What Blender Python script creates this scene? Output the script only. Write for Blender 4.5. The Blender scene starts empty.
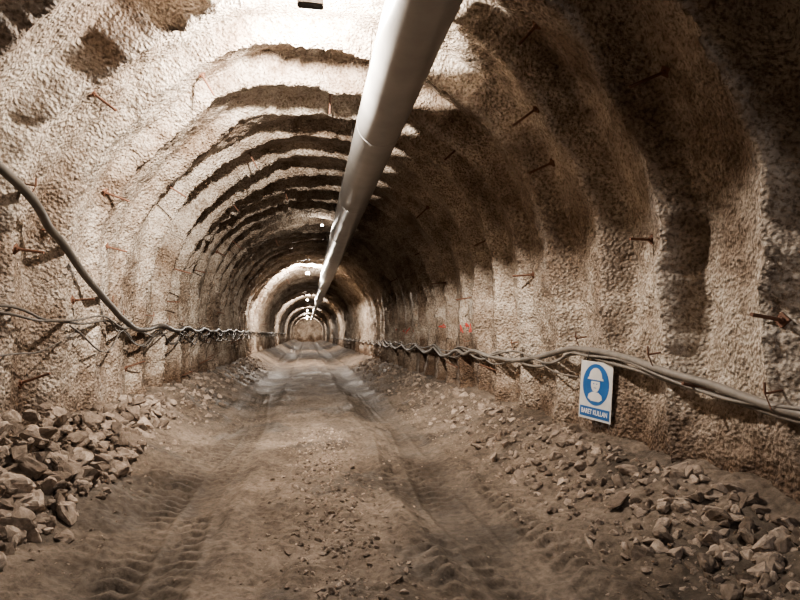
import bpy, bmesh, math, random
import numpy as np
from mathutils import Vector, Matrix
from mathutils.bvhtree import BVHTree
random.seed(7); rng=np.random.RandomState(5)
scene=bpy.context.scene
F=555.0
# ---------------- camera
cam_d=bpy.data.cameras.new("camera"); cam=bpy.data.objects.new("camera",cam_d); scene.collection.objects.link(cam)
cam_d.sensor_width=36; cam_d.lens=F/800*36; cam_d.clip_end=400; cam_d.clip_start=0.05
cam.location=(0,0,1.6); cam.rotation_euler=(math.radians(93.56),0,math.radians(-9.5))
scene.camera=cam
scene.view_settings.look='AgX - Medium High Contrast'
# ---------------- numpy gradient noise
G=rng.normal(size=(256,3)); G/=np.linalg.norm(G,axis=1)[:,None]; P=rng.permutation(256)
def pn(x,y,z):
    x,y,z=np.broadcast_arrays(np.asarray(x,float),np.asarray(y,float),np.asarray(z,float))
    xi=np.floor(x).astype(int);yi=np.floor(y).astype(int);zi=np.floor(z).astype(int)
    xf=x-xi;yf=y-yi;zf=z-zi
    u=xf**3*(xf*(xf*6-15)+10);v=yf**3*(yf*(yf*6-15)+10);w=zf**3*(zf*(zf*6-15)+10)
    r=0
    for a in (0,1):
        wa=u if a else 1-u
        for b in (0,1):
            wb=v if b else 1-v
            for c in (0,1):
                wc=w if c else 1-w
                g=G[P[(P[(P[(xi+a)&255]+yi+b)&255]+zi+c)&255]]
                r=r+wa*wb*wc*(g[...,0]*(xf-a)+g[...,1]*(yf-b)+g[...,2]*(zf-c))
    return r*1.6
def sstep(a,b,x):
    t=np.clip((x-a)/(b-a),0,1); return t*t*(3-2*t)
# ---------------- material helpers
def newmat(name):
    m=bpy.data.materials.new(name); m.use_nodes=True; nt=m.node_tree
    return m,nt,nt.nodes["Principled BSDF"]
def N(nt,t,**k):
    n=nt.nodes.new(t)
    for a,b in k.items():
        if a in n.inputs: n.inputs[a].default_value=b
        else: setattr(n,a,b)
    return n
def ramp(nt,src,p0,c0,p1,c1):
    r=N(nt,"ShaderNodeValToRGB"); e=r.color_ramp.elements
    e[0].position=p0; e[0].color=(*c0,1); e[1].position=p1; e[1].color=(*c1,1)
    nt.links.new(src,r.inputs[0]); return r.outputs[0]
def mul(nt,a,b,fac=1,mode='MULTIPLY'):
    mx=N(nt,"ShaderNodeMix"); mx.data_type='RGBA'; mx.blend_type=mode; mx.inputs[0].default_value=fac
    nt.links.new(a,mx.inputs[6]); nt.links.new(b,mx.inputs[7]); return mx.outputs[2]
def simple(name,col,rough=.6,metal=0,spec=.5,scale=9.0,var=.2):
    m,nt,b=newmat(name); tc=N(nt,"ShaderNodeTexCoord"); n=N(nt,"ShaderNodeTexNoise",Scale=scale,Detail=6.0)
    nt.links.new(tc.outputs["Object"],n.inputs["Vector"])
    nt.links.new(ramp(nt,n.outputs["Fac"],.3,[c*(1-var) for c in col],.7,[min(1,c*(1+var*.7)) for c in col]),b.inputs["Base Color"])
    b.inputs["Roughness"].default_value=rough; b.inputs["Metallic"].default_value=metal
    b.inputs["Specular IOR Level"].default_value=spec
    return m
def shotcrete():
    m,nt,b=newmat("shotcrete"); L=nt.links
    tc=N(nt,"ShaderNodeTexCoord")
    n1=N(nt,"ShaderNodeTexNoise",Scale=.7,Detail=6.0,Roughness=.65); n2=N(nt,"ShaderNodeTexNoise",Scale=6.0,Detail=8.0,Roughness=.7)
    n3=N(nt,"ShaderNodeTexNoise",Scale=27.0,Detail=4.0,Roughness=.65); v=N(nt,"ShaderNodeTexVoronoi",Scale=29.0)
    v.feature='SMOOTH_F1'
    for n in (n1,n2,n3,v): L.new(tc.outputs["Object"],n.inputs["Vector"])
    c=ramp(nt,n1.outputs["Fac"],.38,(.25,.192,.146),.585,(.58,.515,.445))
    c=mul(nt,c,ramp(nt,n2.outputs["Fac"],.32,(.62,.565,.51),.6,(1.06,1.06,1.05)))
    c=mul(nt,c,ramp(nt,n3.outputs["Fac"],.38,(.50,.45,.40),.53,(1.07,1.07,1.07)))
    # mud splashed on the lower walls
    sx=N(nt,"ShaderNodeSeparateXYZ"); L.new(tc.outputs["Object"],sx.inputs[0])
    ad=N(nt,"ShaderNodeMath"); ad.operation='MULTIPLY_ADD'; ad.inputs[1].default_value=3.2; L.new(n1.outputs["Fac"],ad.inputs[0]); L.new(sx.outputs["Z"],ad.inputs[2])
    dv=N(nt,"ShaderNodeMath"); dv.operation='DIVIDE'; dv.inputs[1].default_value=4; L.new(ad.outputs[0],dv.inputs[0])
    c=mul(nt,c,ramp(nt,dv.outputs[0],.50,(.45,.37,.31),.76,(1,1,1)))
    L.new(c,b.inputs["Base Color"])
    a=N(nt,"ShaderNodeMath"); a.operation='MULTIPLY'; a.inputs[1].default_value=-1.2; L.new(v.outputs["Distance"],a.inputs[0])
    s=N(nt,"ShaderNodeMath"); s.operation='ADD'; L.new(a.outputs[0],s.inputs[0]); L.new(n3.outputs["Fac"],s.inputs[1])
    s2=N(nt,"ShaderNodeMath"); s2.operation='ADD'; L.new(s.outputs[0],s2.inputs[0]); L.new(n2.outputs["Fac"],s2.inputs[1])
    bp=N(nt,"ShaderNodeBump",Strength=1.0,Distance=.042); L.new(s2.outputs[0],bp.inputs["Height"]); L.new(bp.outputs[0],b.inputs["Normal"])
    b.inputs["Roughness"].default_value=.6
    return m
M_shot=shotcrete()
def grid_mesh(name,X,Y,Z,mat,smooth=True,flip=False,attr=None):
    nr,nc=X.shape
    co=np.stack([X,Y,Z],-1).reshape(-1,3).astype(np.float32)
    idx=np.arange(nr*nc).reshape(nr,nc)
    q=np.stack([idx[:-1,:-1],idx[1:,:-1],idx[1:,1:],idx[:-1,1:]],-1).reshape(-1,4)
    if flip: q=q[:,::-1]
    me=bpy.data.meshes.new(name); me.vertices.add(len(co)); me.vertices.foreach_set("co",co.ravel())
    me.loops.add(q.size); me.loops.foreach_set("vertex_index",q.ravel().astype(np.int32))
    me.polygons.add(len(q)); me.polygons.foreach_set("loop_start",(np.arange(len(q))*4).astype(np.int32))
    me.polygons.foreach_set("loop_total",np.full(len(q),4,np.int32))
    me.update(calc_edges=True)
    me.polygons.foreach_set("use_smooth",np.full(len(me.polygons),smooth))
    if attr is not None:
        at=me.attributes.new("moist",'FLOAT','POINT'); at.data.foreach_set("value",attr.ravel().astype(np.float32))
    me.materials.append(mat)
    o=bpy.data.objects.new(name,me); scene.collection.objects.link(o); return o
# ---------------- tunnel shell
CX,HW,SP=.25,3.2,2.3
Ltot=2*(SP+.3)+math.pi*HW
NA=430
s=np.linspace(0,Ltot,NA); wl=SP+.3
bx=np.empty(NA);bz=np.empty(NA);nx=np.empty(NA);nz=np.empty(NA)
for i,a in enumerate(s):
    if a<wl: z=-.3+a; k=(SP-z)/2.6; bx[i]=CX-HW+.12*k*k; bz[i]=z; nx[i]=-1; nz[i]=0
    elif a<wl+math.pi*HW:
        t=(a-wl)/HW; nx[i]=-math.cos(t); nz[i]=math.sin(t); bx[i]=CX+HW*nx[i]; bz[i]=SP+HW*nz[i]
    else: z=SP-(a-wl-math.pi*HW); k=(SP-z)/2.6; bx[i]=CX+HW-.12*k*k; bz[i]=z; nx[i]=1; nz[i]=0
ys=np.concatenate([np.arange(-10,1,.14),np.arange(1,13,.03),np.arange(13,30,.07),np.arange(30,60,.15),np.arange(60,130.3,.4)])
YY=ys[:,None]+0*s[None]; SS=s[None]+0*ys[:,None]
RL=1.18
yj=YY+.20*pn(SS*.45,YY*.3,3)+.08*pn(SS*2.0,YY*.6,9)+.03*pn(SS*5,YY*1.5,13)
ph=yj/RL; ri=np.floor(ph); sf=ph-ri
prof=np.where(sf<.82,(np.clip(sf/.82,0,1))**.7,1-sstep(.82,1,sf))
vault=sstep(1.8,4.6,bz)[None]
amp=(.30+.05*vault)*np.clip(.9+1.2*pn(SS*.4,ri*3.7,1.5),.4,1.5)
off=amp*(prof-.45)+.10*pn(SS*.5,YY*.45,20)+.045*pn(SS*1.7,YY*1.7,31)+.030*pn(SS*4,YY*4,42)
flat=np.exp(-((YY-6.0)/.6)**4)*np.exp(-((bz[None]-.9)/.75)**4)*(nx[None]>.9)   # flatter panel behind the sign
off=off*(1-flat)+(-.08)*flat
nm=YY<16
off=off+np.where(nm,.018*pn(SS*9,YY*9,53)+.015*pn(SS*15,YY*15,5),0)
X=bx[None]+nx[None]*off; Z=bz[None]+nz[None]*off
i1=int(np.searchsorted(s,wl+.25)); i2=int(np.searchsorted(s,wl+math.pi*HW-.25))
wlft=grid_mesh("wall_left",X[:,:i1+1],YY[:,:i1+1],Z[:,:i1+1],M_shot,flip=True)
ceil=grid_mesh("ceiling",X[:,i1:i2+1],YY[:,i1:i2+1],Z[:,i1:i2+1],M_shot,flip=True)
wrgt=grid_mesh("wall_right",X[:,i2:],YY[:,i2:],Z[:,i2:],M_shot,flip=True)
gx,gz=np.meshgrid(np.linspace(-3.4,3.9,60),np.linspace(-.3,5.9,50))
gy=130+.25*pn(gx*1.5,gz*1.5,3)
grid_mesh("wall_far",gx,gy,gz,M_shot)
bpy.context.view_layer.update()
dg=bpy.context.evaluated_depsgraph_get()
bv=[BVHTree.FromObject(o,dg) for o in (wlft,ceil,wrgt)]
def cast(o,d):
    best=None
    for b in bv:
        h=b.ray_cast(Vector(o),Vector(d),200)
        if h[0] is not None and (best is None or h[3]<best[3]): best=h
    return best
def wallpt(side,y,z,off):
    h=cast((.25,y,z),(side,0,0)); return Vector((h[0].x-side*off,y,z))
# ---------------- floor
def wobf(y): return .10*pn(y*.25,7,3)
def floor_h(x,y):
    h=.46*sstep(1.9,3.5,x+.3*pn(y*.8,1,1))+.56*sstep(1.5,2.9,-x+.3*pn(y*.8,5,1))
    wob=wobf(y)
    for xc in (-1.08,1.42):
        h=h-.08*np.exp(-((x-xc-wob)/.42)**2)
        h=h+.03*np.exp(-((np.abs(x-xc-wob)-.50)/.11)**2)*(1+1.6*pn(x*2,y*2,80))
    h=h+.035*np.exp(-((x-.25-wob)/.35)**2)+.07*pn(x*.9,y*.6,12)+.05*pn(x*3,y*2.2,17)*(1-.5*np.exp(-((np.abs(x-.17)-1.25)/.4)**2))
    return h
def rutmask(x,y):
    wob=wobf(y)+.14*pn(x*2.2,y*1.6,71); m=0
    for xc in (-1.1,1.42): m=m+np.exp(-((x-xc-wob)/.50)**2)
    return np.clip(m,0,1)
LANES=((-1.62,.13,.5,.04),(-1.22,.17,1,0),(-.82,.13,1.7,-.02),(1.02,.14,2.4,.02),(1.40,.17,3,-.01),(1.85,.14,4.2,.03))
def floor_fine(x,y):
    wob=wobf(y); rm=rutmask(x,y)
    h=(.03*np.abs(pn(x*7,y*6,2))+.016*pn(x*19,y*19,8))*(1-.6*rm)
    for xc,w,phs,sl in LANES:
        d=x-xc-wob-.07*np.sin(y*.6+phs)-sl*(y-4); m=np.exp(-(d/w)**4)*sstep(-.3,.12,pn(x*.9+xc*3,y*.7,33))
        h=h-.012*m+m*.024*np.tanh(3*np.sin(2*math.pi*(y/.17+phs+np.abs(d)*3.6)))*(1+.8*pn(x*6,y*6,14))
        h=h+.014*np.exp(-((np.abs(d)-w*1.15)/.03)**2)
    return h
xs=np.linspace(-3.4,3.9,370)
fy=np.concatenate([np.arange(-10,2,.15),np.arange(2,9,.02),np.arange(9,16,.045),np.arange(16,40,.12),np.arange(40,130.5,.5)])
FX,FY=np.meshgrid(xs,fy); FZ=floor_h(FX,FY)+np.where(FY<16,floor_fine(FX,FY),0)
MO=np.clip(rutmask(FX,FY)*(.8+.9*pn(FX*1.1,FY*.6,60))+.9*sstep(.12,.4,pn(FX*.8,FY*.8,91)+.4*pn(FX*3,FY*3,92)),0,1)
def dirt():
    m,nt,b=newmat("compacted_dirt"); L=nt.links; tc=N(nt,"ShaderNodeTexCoord")
    n1=N(nt,"ShaderNodeTexNoise",Scale=1.1,Detail=7.0,Roughness=.65); n2=N(nt,"ShaderNodeTexNoise",Scale=16.0,Detail=9.0,Roughness=.75)
    for n in (n1,n2): L.new(tc.outputs["Object"],n.inputs["Vector"])
    at=N(nt,"ShaderNodeAttribute"); at.attribute_name="moist"
    c=ramp(nt,n1.outputs["Fac"],.36,(.12,.097,.077),.62,(.25,.210,.174))
    c=mul(nt,c,ramp(nt,n2.outputs["Fac"],.34,(.45,.42,.38),.66,(1.3,1.27,1.25)))
    c=mul(nt,c,ramp(nt,at.outputs["Fac"],0,(1,1,1),1,(.55,.55,.55)))
    L.new(c,b.inputs["Base Color"])
    L.new(ramp(nt,at.outputs["Fac"],0,(.85,)*3,1,(.6,)*3),b.inputs["Roughness"])
    b.inputs["Specular IOR Level"].default_value=.3
    bp=N(nt,"ShaderNodeBump",Strength=1,Distance=.025); L.new(n2.outputs["Fac"],bp.inputs["Height"]); L.new(bp.outputs[0],b.inputs["Normal"])
    return m
floor=grid_mesh("floor",FX,FY,FZ,dirt(),flip=True,attr=MO)
# ---------------- rubble
def rockmat():
    m,nt,b=newmat("blasted_rock"); L=nt.links; tc=N(nt,"ShaderNodeTexCoord"); g=N(nt,"ShaderNodeNewGeometry")
    c=ramp(nt,g.outputs["Random Per Island"],0,(.14,.11,.087),1,(.45,.385,.325))
    n=N(nt,"ShaderNodeTexNoise",Scale=18.0,Detail=8.0,Roughness=.7); L.new(tc.outputs["Object"],n.inputs["Vector"])
    c=mul(nt,c,ramp(nt,n.outputs["Fac"],.32,(.5,.46,.42),.66,(1.15,1.12,1.1)))
    L.new(c,b.inputs["Base Color"])
    bp=N(nt,"ShaderNodeBump",Strength=.9,Distance=.025); L.new(n.outputs["Fac"],bp.inputs["Height"]); L.new(bp.outputs[0],b.inputs["Normal"])
    b.inputs["Roughness"].default_value=.9; return m
M_rock=rockmat()
templates=[]
for k in range(22):
    bm=bmesh.new()
    sx,sy,sz=random.uniform(.9,1.25),random.uniform(.7,1),random.uniform(.6,.95)
    for i in range(random.choice((10,11,12,14))):
        p=Vector(rng.normal(size=3)); p.normalize(); p*=random.uniform(.8,1.08); p.x*=sx;p.y*=sy;p.z*=sz
        bm.verts.new(p)
    bmesh.ops.convex_hull(bm,input=bm.verts[:])
    bmesh.ops.delete(bm,geom=[v for v in bm.verts if not v.link_faces],context='VERTS')
    bmesh.ops.subdivide_edges(bm,edges=bm.edges[:],cuts=2,use_grid_fill=True)
    bmesh.ops.triangulate(bm,faces=bm.faces[:])
    bmesh.ops.smooth_vert(bm,verts=bm.verts[:],factor=.4,use_axis_x=True,use_axis_y=True,use_axis_z=True)
    for v in bm.verts: v.co+=v.co.normalized()*float(pn(v.co.x*2.2+k,v.co.y*2.2,v.co.z*2.2))*.16+Vector(rng.normal(size=3))*.018
    bm.verts.index_update()
    templates.append((np.array([v.co[:] for v in bm.verts]),np.array([[v.index for v in f.verts] for f in bm.faces]))); bm.free()
def rocks(name,items):
    V=[];T=[];o=0
    for (x,y,z,sz) in items:
        v,t=templates[rng.randint(len(templates))]
        q=np.array(Matrix.Rotation(random.uniform(0,6.28),3,'Z')@Matrix.Rotation(random.uniform(-.7,.7),3,'X')@Matrix.Rotation(random.uniform(-.6,.6),3,'Y'))
        w=(v*sz)@q.T+np.array([x,y,z])
        V.append(w);T.append(t+o);o+=len(v)
    V=np.concatenate(V).astype(np.float32);T=np.concatenate(T).astype(np.int32)
    me=bpy.data.meshes.new(name); me.vertices.add(len(V)); me.vertices.foreach_set("co",V.ravel())
    me.loops.add(T.size); me.loops.foreach_set("vertex_index",T.ravel()); me.polygons.add(len(T))
    me.polygons.foreach_set("loop_start",(np.arange(len(T))*3).astype(np.int32)); me.polygons.foreach_set("loop_total",np.full(len(T),3,np.int32))
    me.update(calc_edges=True); me.polygons.foreach_set("use_smooth",np.zeros(len(T),bool)); me.materials.append(M_rock)
    ob=bpy.data.objects.new(name,me); scene.collection.objects.link(ob)
def scatter(n,xf,yf,szf,sink=.15,lift=0):
    out=[]
    for _ in range(n):
        y=yf(); x=xf(); sz=szf()
        z=float(floor_h(np.array(x),np.array(y)))+sz*sink+lift*random.random()
        out.append((x,y,z,sz))
    return out
def heap(n,xw,xo,y0,y1,hgt,s0,s1):
    # boulders stacked against the wall: height falls off away from the wall
    out=[]
    for _ in range(n):
        u=random.random()**.8; y=random.uniform(y0,y1); x=xw+(xo-xw)*u; e=1-abs((y-(y0+y1)/2)/((y1-y0)/2))**3
        sz=s0+(s1-s0)*random.random()**2
        out.append((x,y,float(floor_h(np.array(x),np.array(y)))+sz*.3+hgt*(1-u)*e*random.random(),sz))
    return out
def ydist(): return 2.2+26*random.random()**1.7
def szbig(): return min(.12,.011+.024*random.expovariate(1.0))
rocks("rubble_pile",scatter(3200,lambda:2.0+1.2*random.random()**.55,ydist,szbig)+scatter(2200,lambda:1.85+.95*random.random(),ydist,lambda:random.uniform(.006,.022))
  +scatter(70,lambda:2.45+.75*random.random(),lambda:2.5+5*random.random(),lambda:random.uniform(.06,.10),.2))
rocks("rubble_pile",scatter(1900,lambda:-1.75-.95*random.random()**.6,ydist,lambda:szbig()*1.1)
  +heap(560,-2.75,-1.9,3.0,7.6,.36,.035,.15)+heap(40,-2.7,-2.1,7.4,9.4,.2,.10,.17)
  +scatter(50,lambda:-2.3-.45*random.random()**.7,lambda:7+8*random.random(),lambda:random.uniform(.06,.12),.3)+scatter(1100,lambda:-1.5-.8*random.random(),ydist,lambda:random.uniform(.006,.022)))
rocks("gravel_strip",scatter(3000,lambda:random.gauss(.25,.25),lambda:2.2+7*random.random()**1.1,lambda:random.uniform(.006,.024) if random.random()<.9 else random.uniform(.026,.045))+scatter(900,lambda:random.uniform(-1.8,2.2),ydist,lambda:random.uniform(.005,.016)))
# ---------------- duct
def revolve(name,prof,cx,cz,mat,parent=None,n=40,wob=.014):
    a=np.linspace(0,2*math.pi,n+1); yv=np.array([p[0] for p in prof]); rv=np.array([p[1] for p in prof])
    A,Yv=np.meshgrid(a,yv); R=rv[:,None]*(1+wob*pn(np.cos(A)*1.2,Yv*.8,np.sin(A)*1.2))
    o=grid_mesh(name,cx+R*np.cos(A)+0*Yv,Yv,cz+R*np.sin(A)+.03*pn(Yv*.15,2,2),mat)
    if parent: o.parent=parent
    return o
def empty(name,loc=(0,0,0)):
    e=bpy.data.objects.new(name,None); e.location=loc; scene.collection.objects.link(e); return e
M_duct=simple("grey_duct_sheet",(.31,.305,.295),.36,.0,.6,3.0,.15)
M_dark=simple("dark_steel",(.05,.045,.04),.5,.6)
M_rust=simple("rusty_steel",(.17,.09,.06),.7,.3)
duct=empty("ventilation_duct")
DX,DZ,DR=1.05,4.77,.35
prof=[]; seg=4.6
yy=-10.3
while yy<46:
    prof+= [(yy-.012,DR),(yy-.004,DR),(yy,DR+.004),(yy+.004,DR+.005),(yy+.036,DR+.005),(yy+.04,DR+.004),(yy+.044,DR),(yy+.052,DR)]
    for j in range(1,14): prof.append((yy+.071+j*(seg-.15)/14,DR-.004*math.sin(j/14*math.pi)))
    yy+=seg
revolve("duct_body",prof,DX,DZ,M_duct,duct)
revolve("duct_reducer",[(yy-.1,DR),(yy+.5,DR+.03),(yy+.6,.22),(yy+.6,.0)],DX,DZ,M_duct,duct)
revolve("duct_extension",[(yy+.5,.2),(yy+20,.2),(yy+70,.2)],DX-.1,DZ-.05,M_duct,duct)
def cyl(bm,p0,p1,r,n=8,r2=None):
    p0=Vector(p0);p1=Vector(p1);d=p1-p0
    m=Matrix.Translation((p0+p1)/2)@d.to_track_quat('Z','Y').to_matrix().to_4x4()
    bmesh.ops.create_cone(bm,cap_ends=True,segments=n,radius1=r,radius2=r if r2 is None else r2,depth=d.length,matrix=m)
def bm_obj(bm,name,mat,parent=None,smooth=False):
    me=bpy.data.meshes.new(name); bm.to_mesh(me); bm.free(); me.materials.append(mat)
    if smooth:
        for p in me.polygons: p.use_smooth=True
    o=bpy.data.objects.new(name,me); scene.collection.objects.link(o)
    if parent: o.parent=parent
    return o
hb=bmesh.new()
for k in range(-3,16):
    yk=k*3.0+.9
    for sx in (-.3,.3):
        h=cast((DX+sx*.6,yk,DZ),Vector((sx*.3,0,1)).normalized())
        if h: cyl(hb,(DX+sx,yk,DZ+.17),h[0]+Vector((0,0,.05)),.006,6)
bm_obj(hb,"duct_hangers",M_dark,duct)
# ---------------- rock bolts (station along tunnel, angle around section)
bolts=[(7.70,115.7),(6.30,134.5),(9.84,135.8),(8.75,157.8),(11.87,155.6),(13.31,123.2),(14.92,152.3),(10.26,-170.3),(13.85,-162.8),(6.68,-170.9),(8.88,88.8),(14.63,102.8),(11.20,111.5),(6.78,37.8),(8.40,54.7),(5.33,57.1),(4.37,39.1),(5.14,16.7),(8.12,16.1),(11.20,13.8),(13.98,22.2),(9.45,-11.8),(12.18,-13.4),(3.52,1.9),(4.36,-8.6),(11.73,50.0),(14.99,38.0),(6.27,164.7),(7.50,172.3),(8.1,147),(12.5,168),(6.2,48),(9.9,30),(16.4,140)]
for k in range(30): bolts.append((15.5+k*1.0+random.uniform(-.3,.3),random.choice((-12,12,30,48,70,110,130,150,168,190))+random.uniform(-5,5)))
rb=bmesh.new()
for (y,a) in bolts:
    a=math.radians(a); h=cast((.25,y,1.6),(math.cos(a),0,math.sin(a))); p=h[0]
    c=Vector((.25,y,2.2)); d=(c-p).normalized(); d+=Vector((random.uniform(-.1,.1),random.uniform(-.25,.1),random.uniform(-.1,.12))); d.normalize()
    ln=random.uniform(.28,.42)
    cyl(rb,p-d*.1,p+d*ln,.0145,8); cyl(rb,p-d*.02,p+d*.012,.06,4); cyl(rb,p+d*.012,p+d*.04,.026,6)
bm_obj(rb,"rock_bolts",M_rust)
# ---------------- cables
def bundle(name,lists,mat):
    cu=bpy.data.curves.new(name,'CURVE'); cu.dimensions='3D'; cu.bevel_depth=1; cu.bevel_resolution=3; cu.use_fill_caps=True
    for rad,pts in lists:
        sp=cu.splines.new('NURBS'); sp.points.add(len(pts)-1); sp.order_u=3; sp.use_endpoint_u=True
        for q,p in zip(sp.points,pts): q.co=(*p,1); q.radius=rad
        sp.resolution_u=5
    cu.materials.append(mat); o=bpy.data.objects.new(name,cu); scene.collection.objects.link(o); return o
def path(side,pts,off,jit=0,step=.35,ph=0):
    out=[]; yv=np.array([p[0] for p in pts]); zv=np.array([p[1] for p in pts]); y=yv[0]; lx=None
    while y<=yv[-1]:
        z=float(np.interp(y,yv,zv))+jit*math.sin(y*2.3+ph)+jit*.6*math.sin(y*5.1+ph*2)
        x=min((wallpt(side,y+dy,z,off).x*side for dy in (-.3,-.2,-.1,0,.1,.2,.3)))*side
        if lx is not None: x=lx*.5+x*.5
        lx=x; out.append((x,y,z)); y+=step if y<30 else 1.0
    return out
def sagline(y0,y1,z,sag,span,ph=0):
    r=[];y=y0
    while y<y1:
        u=((y+ph)%span)/span; r.append((y,z-sag*4*u*(1-u))); y+=span/6
    return r
L1=[(-6,3.3),(0,3.3),(3,3.25),(5.0,3.15),(5.67,3.06),(5.98,2.98),(6.36,2.86),(6.90,2.68),(7.68,2.32),(8.59,2.00),(9.48,1.80)]
L2=[(-6,1.95),(2,1.9),(5.94,1.86),(6.56,1.78),(7.57,1.73),(8.61,1.81)]
L3=[(-6,1.8),(2,1.85),(5.94,1.78),(7,1.76),(8.3,1.84)]
Lc=[(L1+sagline(10,80,1.80,.12,2.3),.07,.0,.045),(L2+sagline(9.2,60,1.78,.38,1.9),.05,.01,.015),(L3+sagline(9.4,50,1.80,.25,2.6,.7),.08,.02,.014),
    (sagline(7.2,60,1.78,.42,2.1,1.1),.06,.02,.012),([(-6,1.25),(3,1.3),(5.9,1.42),(6.6,1.40),(7.4,1.62),(8.2,1.78)],.05,.01,.009)]
M_cab=simple("cable_rubber",(.085,.075,.065),.5); M_cabg=simple("cable_rubber_dusty",(.19,.17,.148),.6)
bundle("cable_bundle",[(r,path(-1,p,o,j,ph=i)) for i,(p,o,j,r) in enumerate(Lc)],M_cab)
R1=[(-6,.9),(1,.95),(3.42,1.06),(3.77,1.12),(4.19,1.19),(4.55,1.24),(5.15,1.34),(5.90,1.41),(6.61,1.43),(7.49,1.29),(8.62,1.17),(10.14,1.22),(11,1.3)]
R2=[(-6,.85),(1,.9),(3.42,1.0),(4.19,1.13),(5.15,1.24),(5.9,1.3),(6.3,1.36),(6.8,1.38)]
R3=[(-6,.95),(1,1.0),(3.42,1.1),(4.3,1.12),(5.15,1.3),(5.9,1.34),(6.6,1.41)]
Rc=[(R1+sagline(11.5,80,1.32,.25,2.4),.06,.0,.038),(R2+sagline(7,60,1.38,.26,2.6,1.2),.05,.01,.02),(R3+sagline(7,60,1.4,.2,2.9),.08,.02,.016),(sagline(6.4,50,1.39,.32,2.9,.5),.05,.02,.011)]
bundle("cable_bundle",[(r,path(1,p,o,j,ph=i)) for i,(p,o,j,r) in enumerate(Rc)],M_cabg)
hk=bmesh.new()
for side,lst in ((-1,[(5.98,3.05),(6.9,2.75),(8.59,2.05),(9.3,1.88),(10.6,1.9),(12.2,1.88),(13.8,1.88),(16,1.88),(18.4,1.88),(21,1.88)]),(1,[(3.5,1.15),(4.8,1.38),(6.6,1.52),(9.2,1.42),(11.5,1.42),(13.9,1.42),(16.4,1.42),(18.8,1.42),(21.2,1.42)])):
    for y,z in lst:
        p=wallpt(side,y,z+.06,-.06); q=wallpt(side,y,z+.03,.14); cyl(hk,p,q,.009,6); cyl(hk,q,q+Vector((0,0,.08)),.009,6)
        cyl(hk,q,q+Vector((side*.05,0,-.12)),.005,5)
bm_obj(hk,"cable_hooks",M_rust)
# ---------------- red paint marks
M_red=simple("red_spray_paint",(.42,.06,.045),.7)
def marks(side,y,z,w):
    out=[]
    for k in range(4):
        a=[(y+(k*.3+random.uniform(0,.22))*w,z+random.uniform(-.13,.15)) for _ in range(4)]
        pts=[]
        for i in range(len(a)-1):
            for t in (0,.33,.66):
                yy_=a[i][0]*(1-t)+a[i+1][0]*t; zz=a[i][1]*(1-t)+a[i+1][1]*t; pts.append(tuple(wallpt(side,yy_,zz,.008)))
        out.append((.013,pts))
    return out
bundle("paint_marks",marks(1,18.2,1.75,1.6)+marks(1,11.3,1.75,.5)+marks(1,14.0,1.85,.7)+marks(-1,16.5,1.4,1.4)+marks(-1,13.2,1.35,.6)+marks(1,20.5,1.9,1.5),M_red)
# ---------------- safety sign
M_white=simple("sign_white",(.60,.60,.585),.45,var=.1); M_blue=simple("sign_blue",(.025,.12,.33),.4,var=.12)
SX=min(wallpt(1,5.9+dy,z,0).x for dy in (-.25,-.15,-.05,.05,.15,.25) for z in (.7,.85,1.0,1.15))-.075
SX=max(3.1,min(SX,3.4))
sign=empty("safety_sign",(SX,SX/.5486,.96)); sign.rotation_euler=(math.radians(-3),math.radians(3),math.radians(-76))
def plate(name,pts,y,th,mat):
    bm=bmesh.new(); f=bm.faces.new([bm.verts.new((x,y,z)) for x,z in pts])
    r=bmesh.ops.extrude_face_region(bm,geom=[f]); bmesh.ops.translate(bm,verts=[v for v in r['geom'] if isinstance(v,bmesh.types.BMVert)],vec=(0,th,0))
    bmesh.ops.recalc_face_normals(bm,faces=bm.faces[:]); return bm_obj(bm,name,mat,sign)
def ell(cx,cz,a,b,t0=0,t1=360,n=40): return [(cx+a*math.cos(math.radians(t0+(t1-t0)*i/n)),cz+b*math.sin(math.radians(t0+(t1-t0)*i/n))) for i in range(n+(0 if t1-t0==360 else 1))]
plate("board",[(-.25,-.33),(.25,-.33),(.25,.33),(-.25,.33)],0,.008,M_white)
plate("blue_disc",ell(0,.07,.205,.235),-.003,.003,M_blue)
plate("blue_band",[(-.23,-.305),(.23,-.305),(.23,-.19),(-.23,-.19)],-.003,.003,M_blue)
plate("pictogram_shoulders",[(-.11,-.09),(-.10,-.045),(-.045,-.015),(.045,-.015),(.10,-.045),(.11,-.09),(.06,-.118),(-.06,-.118)],-.006,.003,M_white)
plate("pictogram_face",ell(0,.075,.068,.09),-.007,.003,M_white)
plate("pictogram_helmet_gap",[(-.09,.108),(.09,.108),(.09,.124),(-.09,.124)],-.0085,.002,M_blue)
plate("pictogram_helmet",[(-.125,.124)]+[(.125,.124),(.115,.148)]+ell(0,.146,.1,.115,0,180,20)+[(-.115,.148)],-.009,.003,M_white)
for sx in(-1,1): plate("pictogram_eye",ell(sx*.024,.080,.009,.007),-.009,.002,M_blue)
plate("pictogram_mouth",[(-.022,.03),(.022,.03),(.022,.038),(-.022,.038)],-.009,.002,M_blue)
tx=bpy.data.curves.new("sign_text",'FONT'); tx.body="BARET KULLAN"; tx.size=.068; tx.align_x='CENTER'; tx.align_y='CENTER'; tx.extrude=.001; tx.offset=.001
M_wt=simple("sign_lettering",(.8,.8,.8),.5,var=.05); tx.materials.append(M_wt)
to=bpy.data.objects.new("sign_text",tx); scene.collection.objects.link(to); to.parent=sign; to.location=(0,-.005,-.247); to.rotation_euler=(math.pi/2,0,0); to.scale=(.86,1.15,1)
bm=bmesh.new()
for sx in (-.18,.18): cyl(bm,(sx,.004,.30),(sx*.8,.03,.47),.004,6)
bm_obj(bm,"hanging_wires",M_dark,sign)
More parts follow.
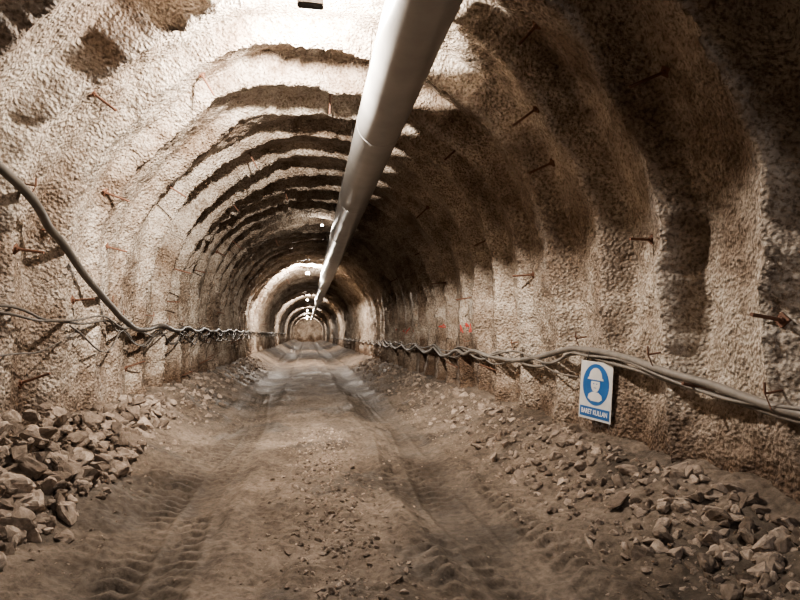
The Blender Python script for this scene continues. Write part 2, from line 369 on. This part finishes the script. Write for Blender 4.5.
# ---------------- lamps
M_em,nt,b=newmat("lamp_glass"); b.inputs["Emission Color"].default_value=(1,.93,.84,1); b.inputs["Emission Strength"].default_value=40
WARM=(1,.90,.795)
def lamp(y,x,e,col=WARM,z=5.2,size=.09,spot=0,back=False,sc=1.0):
    h=cast((x,y,3),(0,0,1)); top=h[0].z if h else 5.5
    tilt=-.9 if back else .9; dy=-.16 if back else .16
    par=empty("tunnel_lamp",(x,y,z))
    L=bpy.data.lights.new("bulb_light",'POINT'); L.energy=e; L.color=col; L.shadow_soft_size=size
    o=bpy.data.objects.new("bulb_light",L); scene.collection.objects.link(o); o.parent=par; o.location=(0,dy,-.10)
    if spot:
        S=bpy.data.lights.new("beam_light",'SPOT'); S.energy=spot; S.color=col; S.shadow_soft_size=size; S.spot_size=math.radians(125); S.spot_blend=.8
        o=bpy.data.objects.new("beam_light",S); scene.collection.objects.link(o); o.parent=par; o.location=(0,.18,-.12)
        o.rotation_euler=Vector((-.05,1,-.42)).to_track_quat('-Z','Y').to_euler()
    bm=bmesh.new(); bmesh.ops.create_cube(bm,size=1,matrix=Matrix.Rotation(tilt,4,'X')@Matrix.Diagonal((.28*sc,.2*sc,.07*sc,1))); bmesh.ops.bevel(bm,geom=bm.edges[:],offset=.012*sc,segments=2,affect='EDGES')
    cyl(bm,(0,0,0),(0,0,top-z+.08),.012)
    bm_obj(bm,"housing",M_dark,par)
    bm=bmesh.new(); bmesh.ops.create_cube(bm,size=1,matrix=Matrix.Rotation(tilt,4,'X')@Matrix.Translation((0,0,-.037*sc))@Matrix.Diagonal((.22*sc,.15*sc,.008,1)))
    bm_obj(bm,"glass",M_em,par)
lamp(5.9,0.0,1250,z=5.2,spot=2500)
lamp(-7,0.0,230,(.98,.95,.97),size=.3)
lamp(-3.5,2.35,190,(.87,.92,1),z=4.0,size=.35)
lamp(18.0,.45,40,z=5.15,back=True,sc=.35)
for yl,e in ((31,2400),(55,1600),(79,1200),(103,1200),(124,1200)): lamp(yl,0.0,e,z=5.0,back=True,sc=.8)
w=bpy.data.worlds.new("world"); scene.world=w; w.use_nodes=True; w.node_tree.nodes["Background"].inputs[0].default_value=(.01,.009,.008,1)
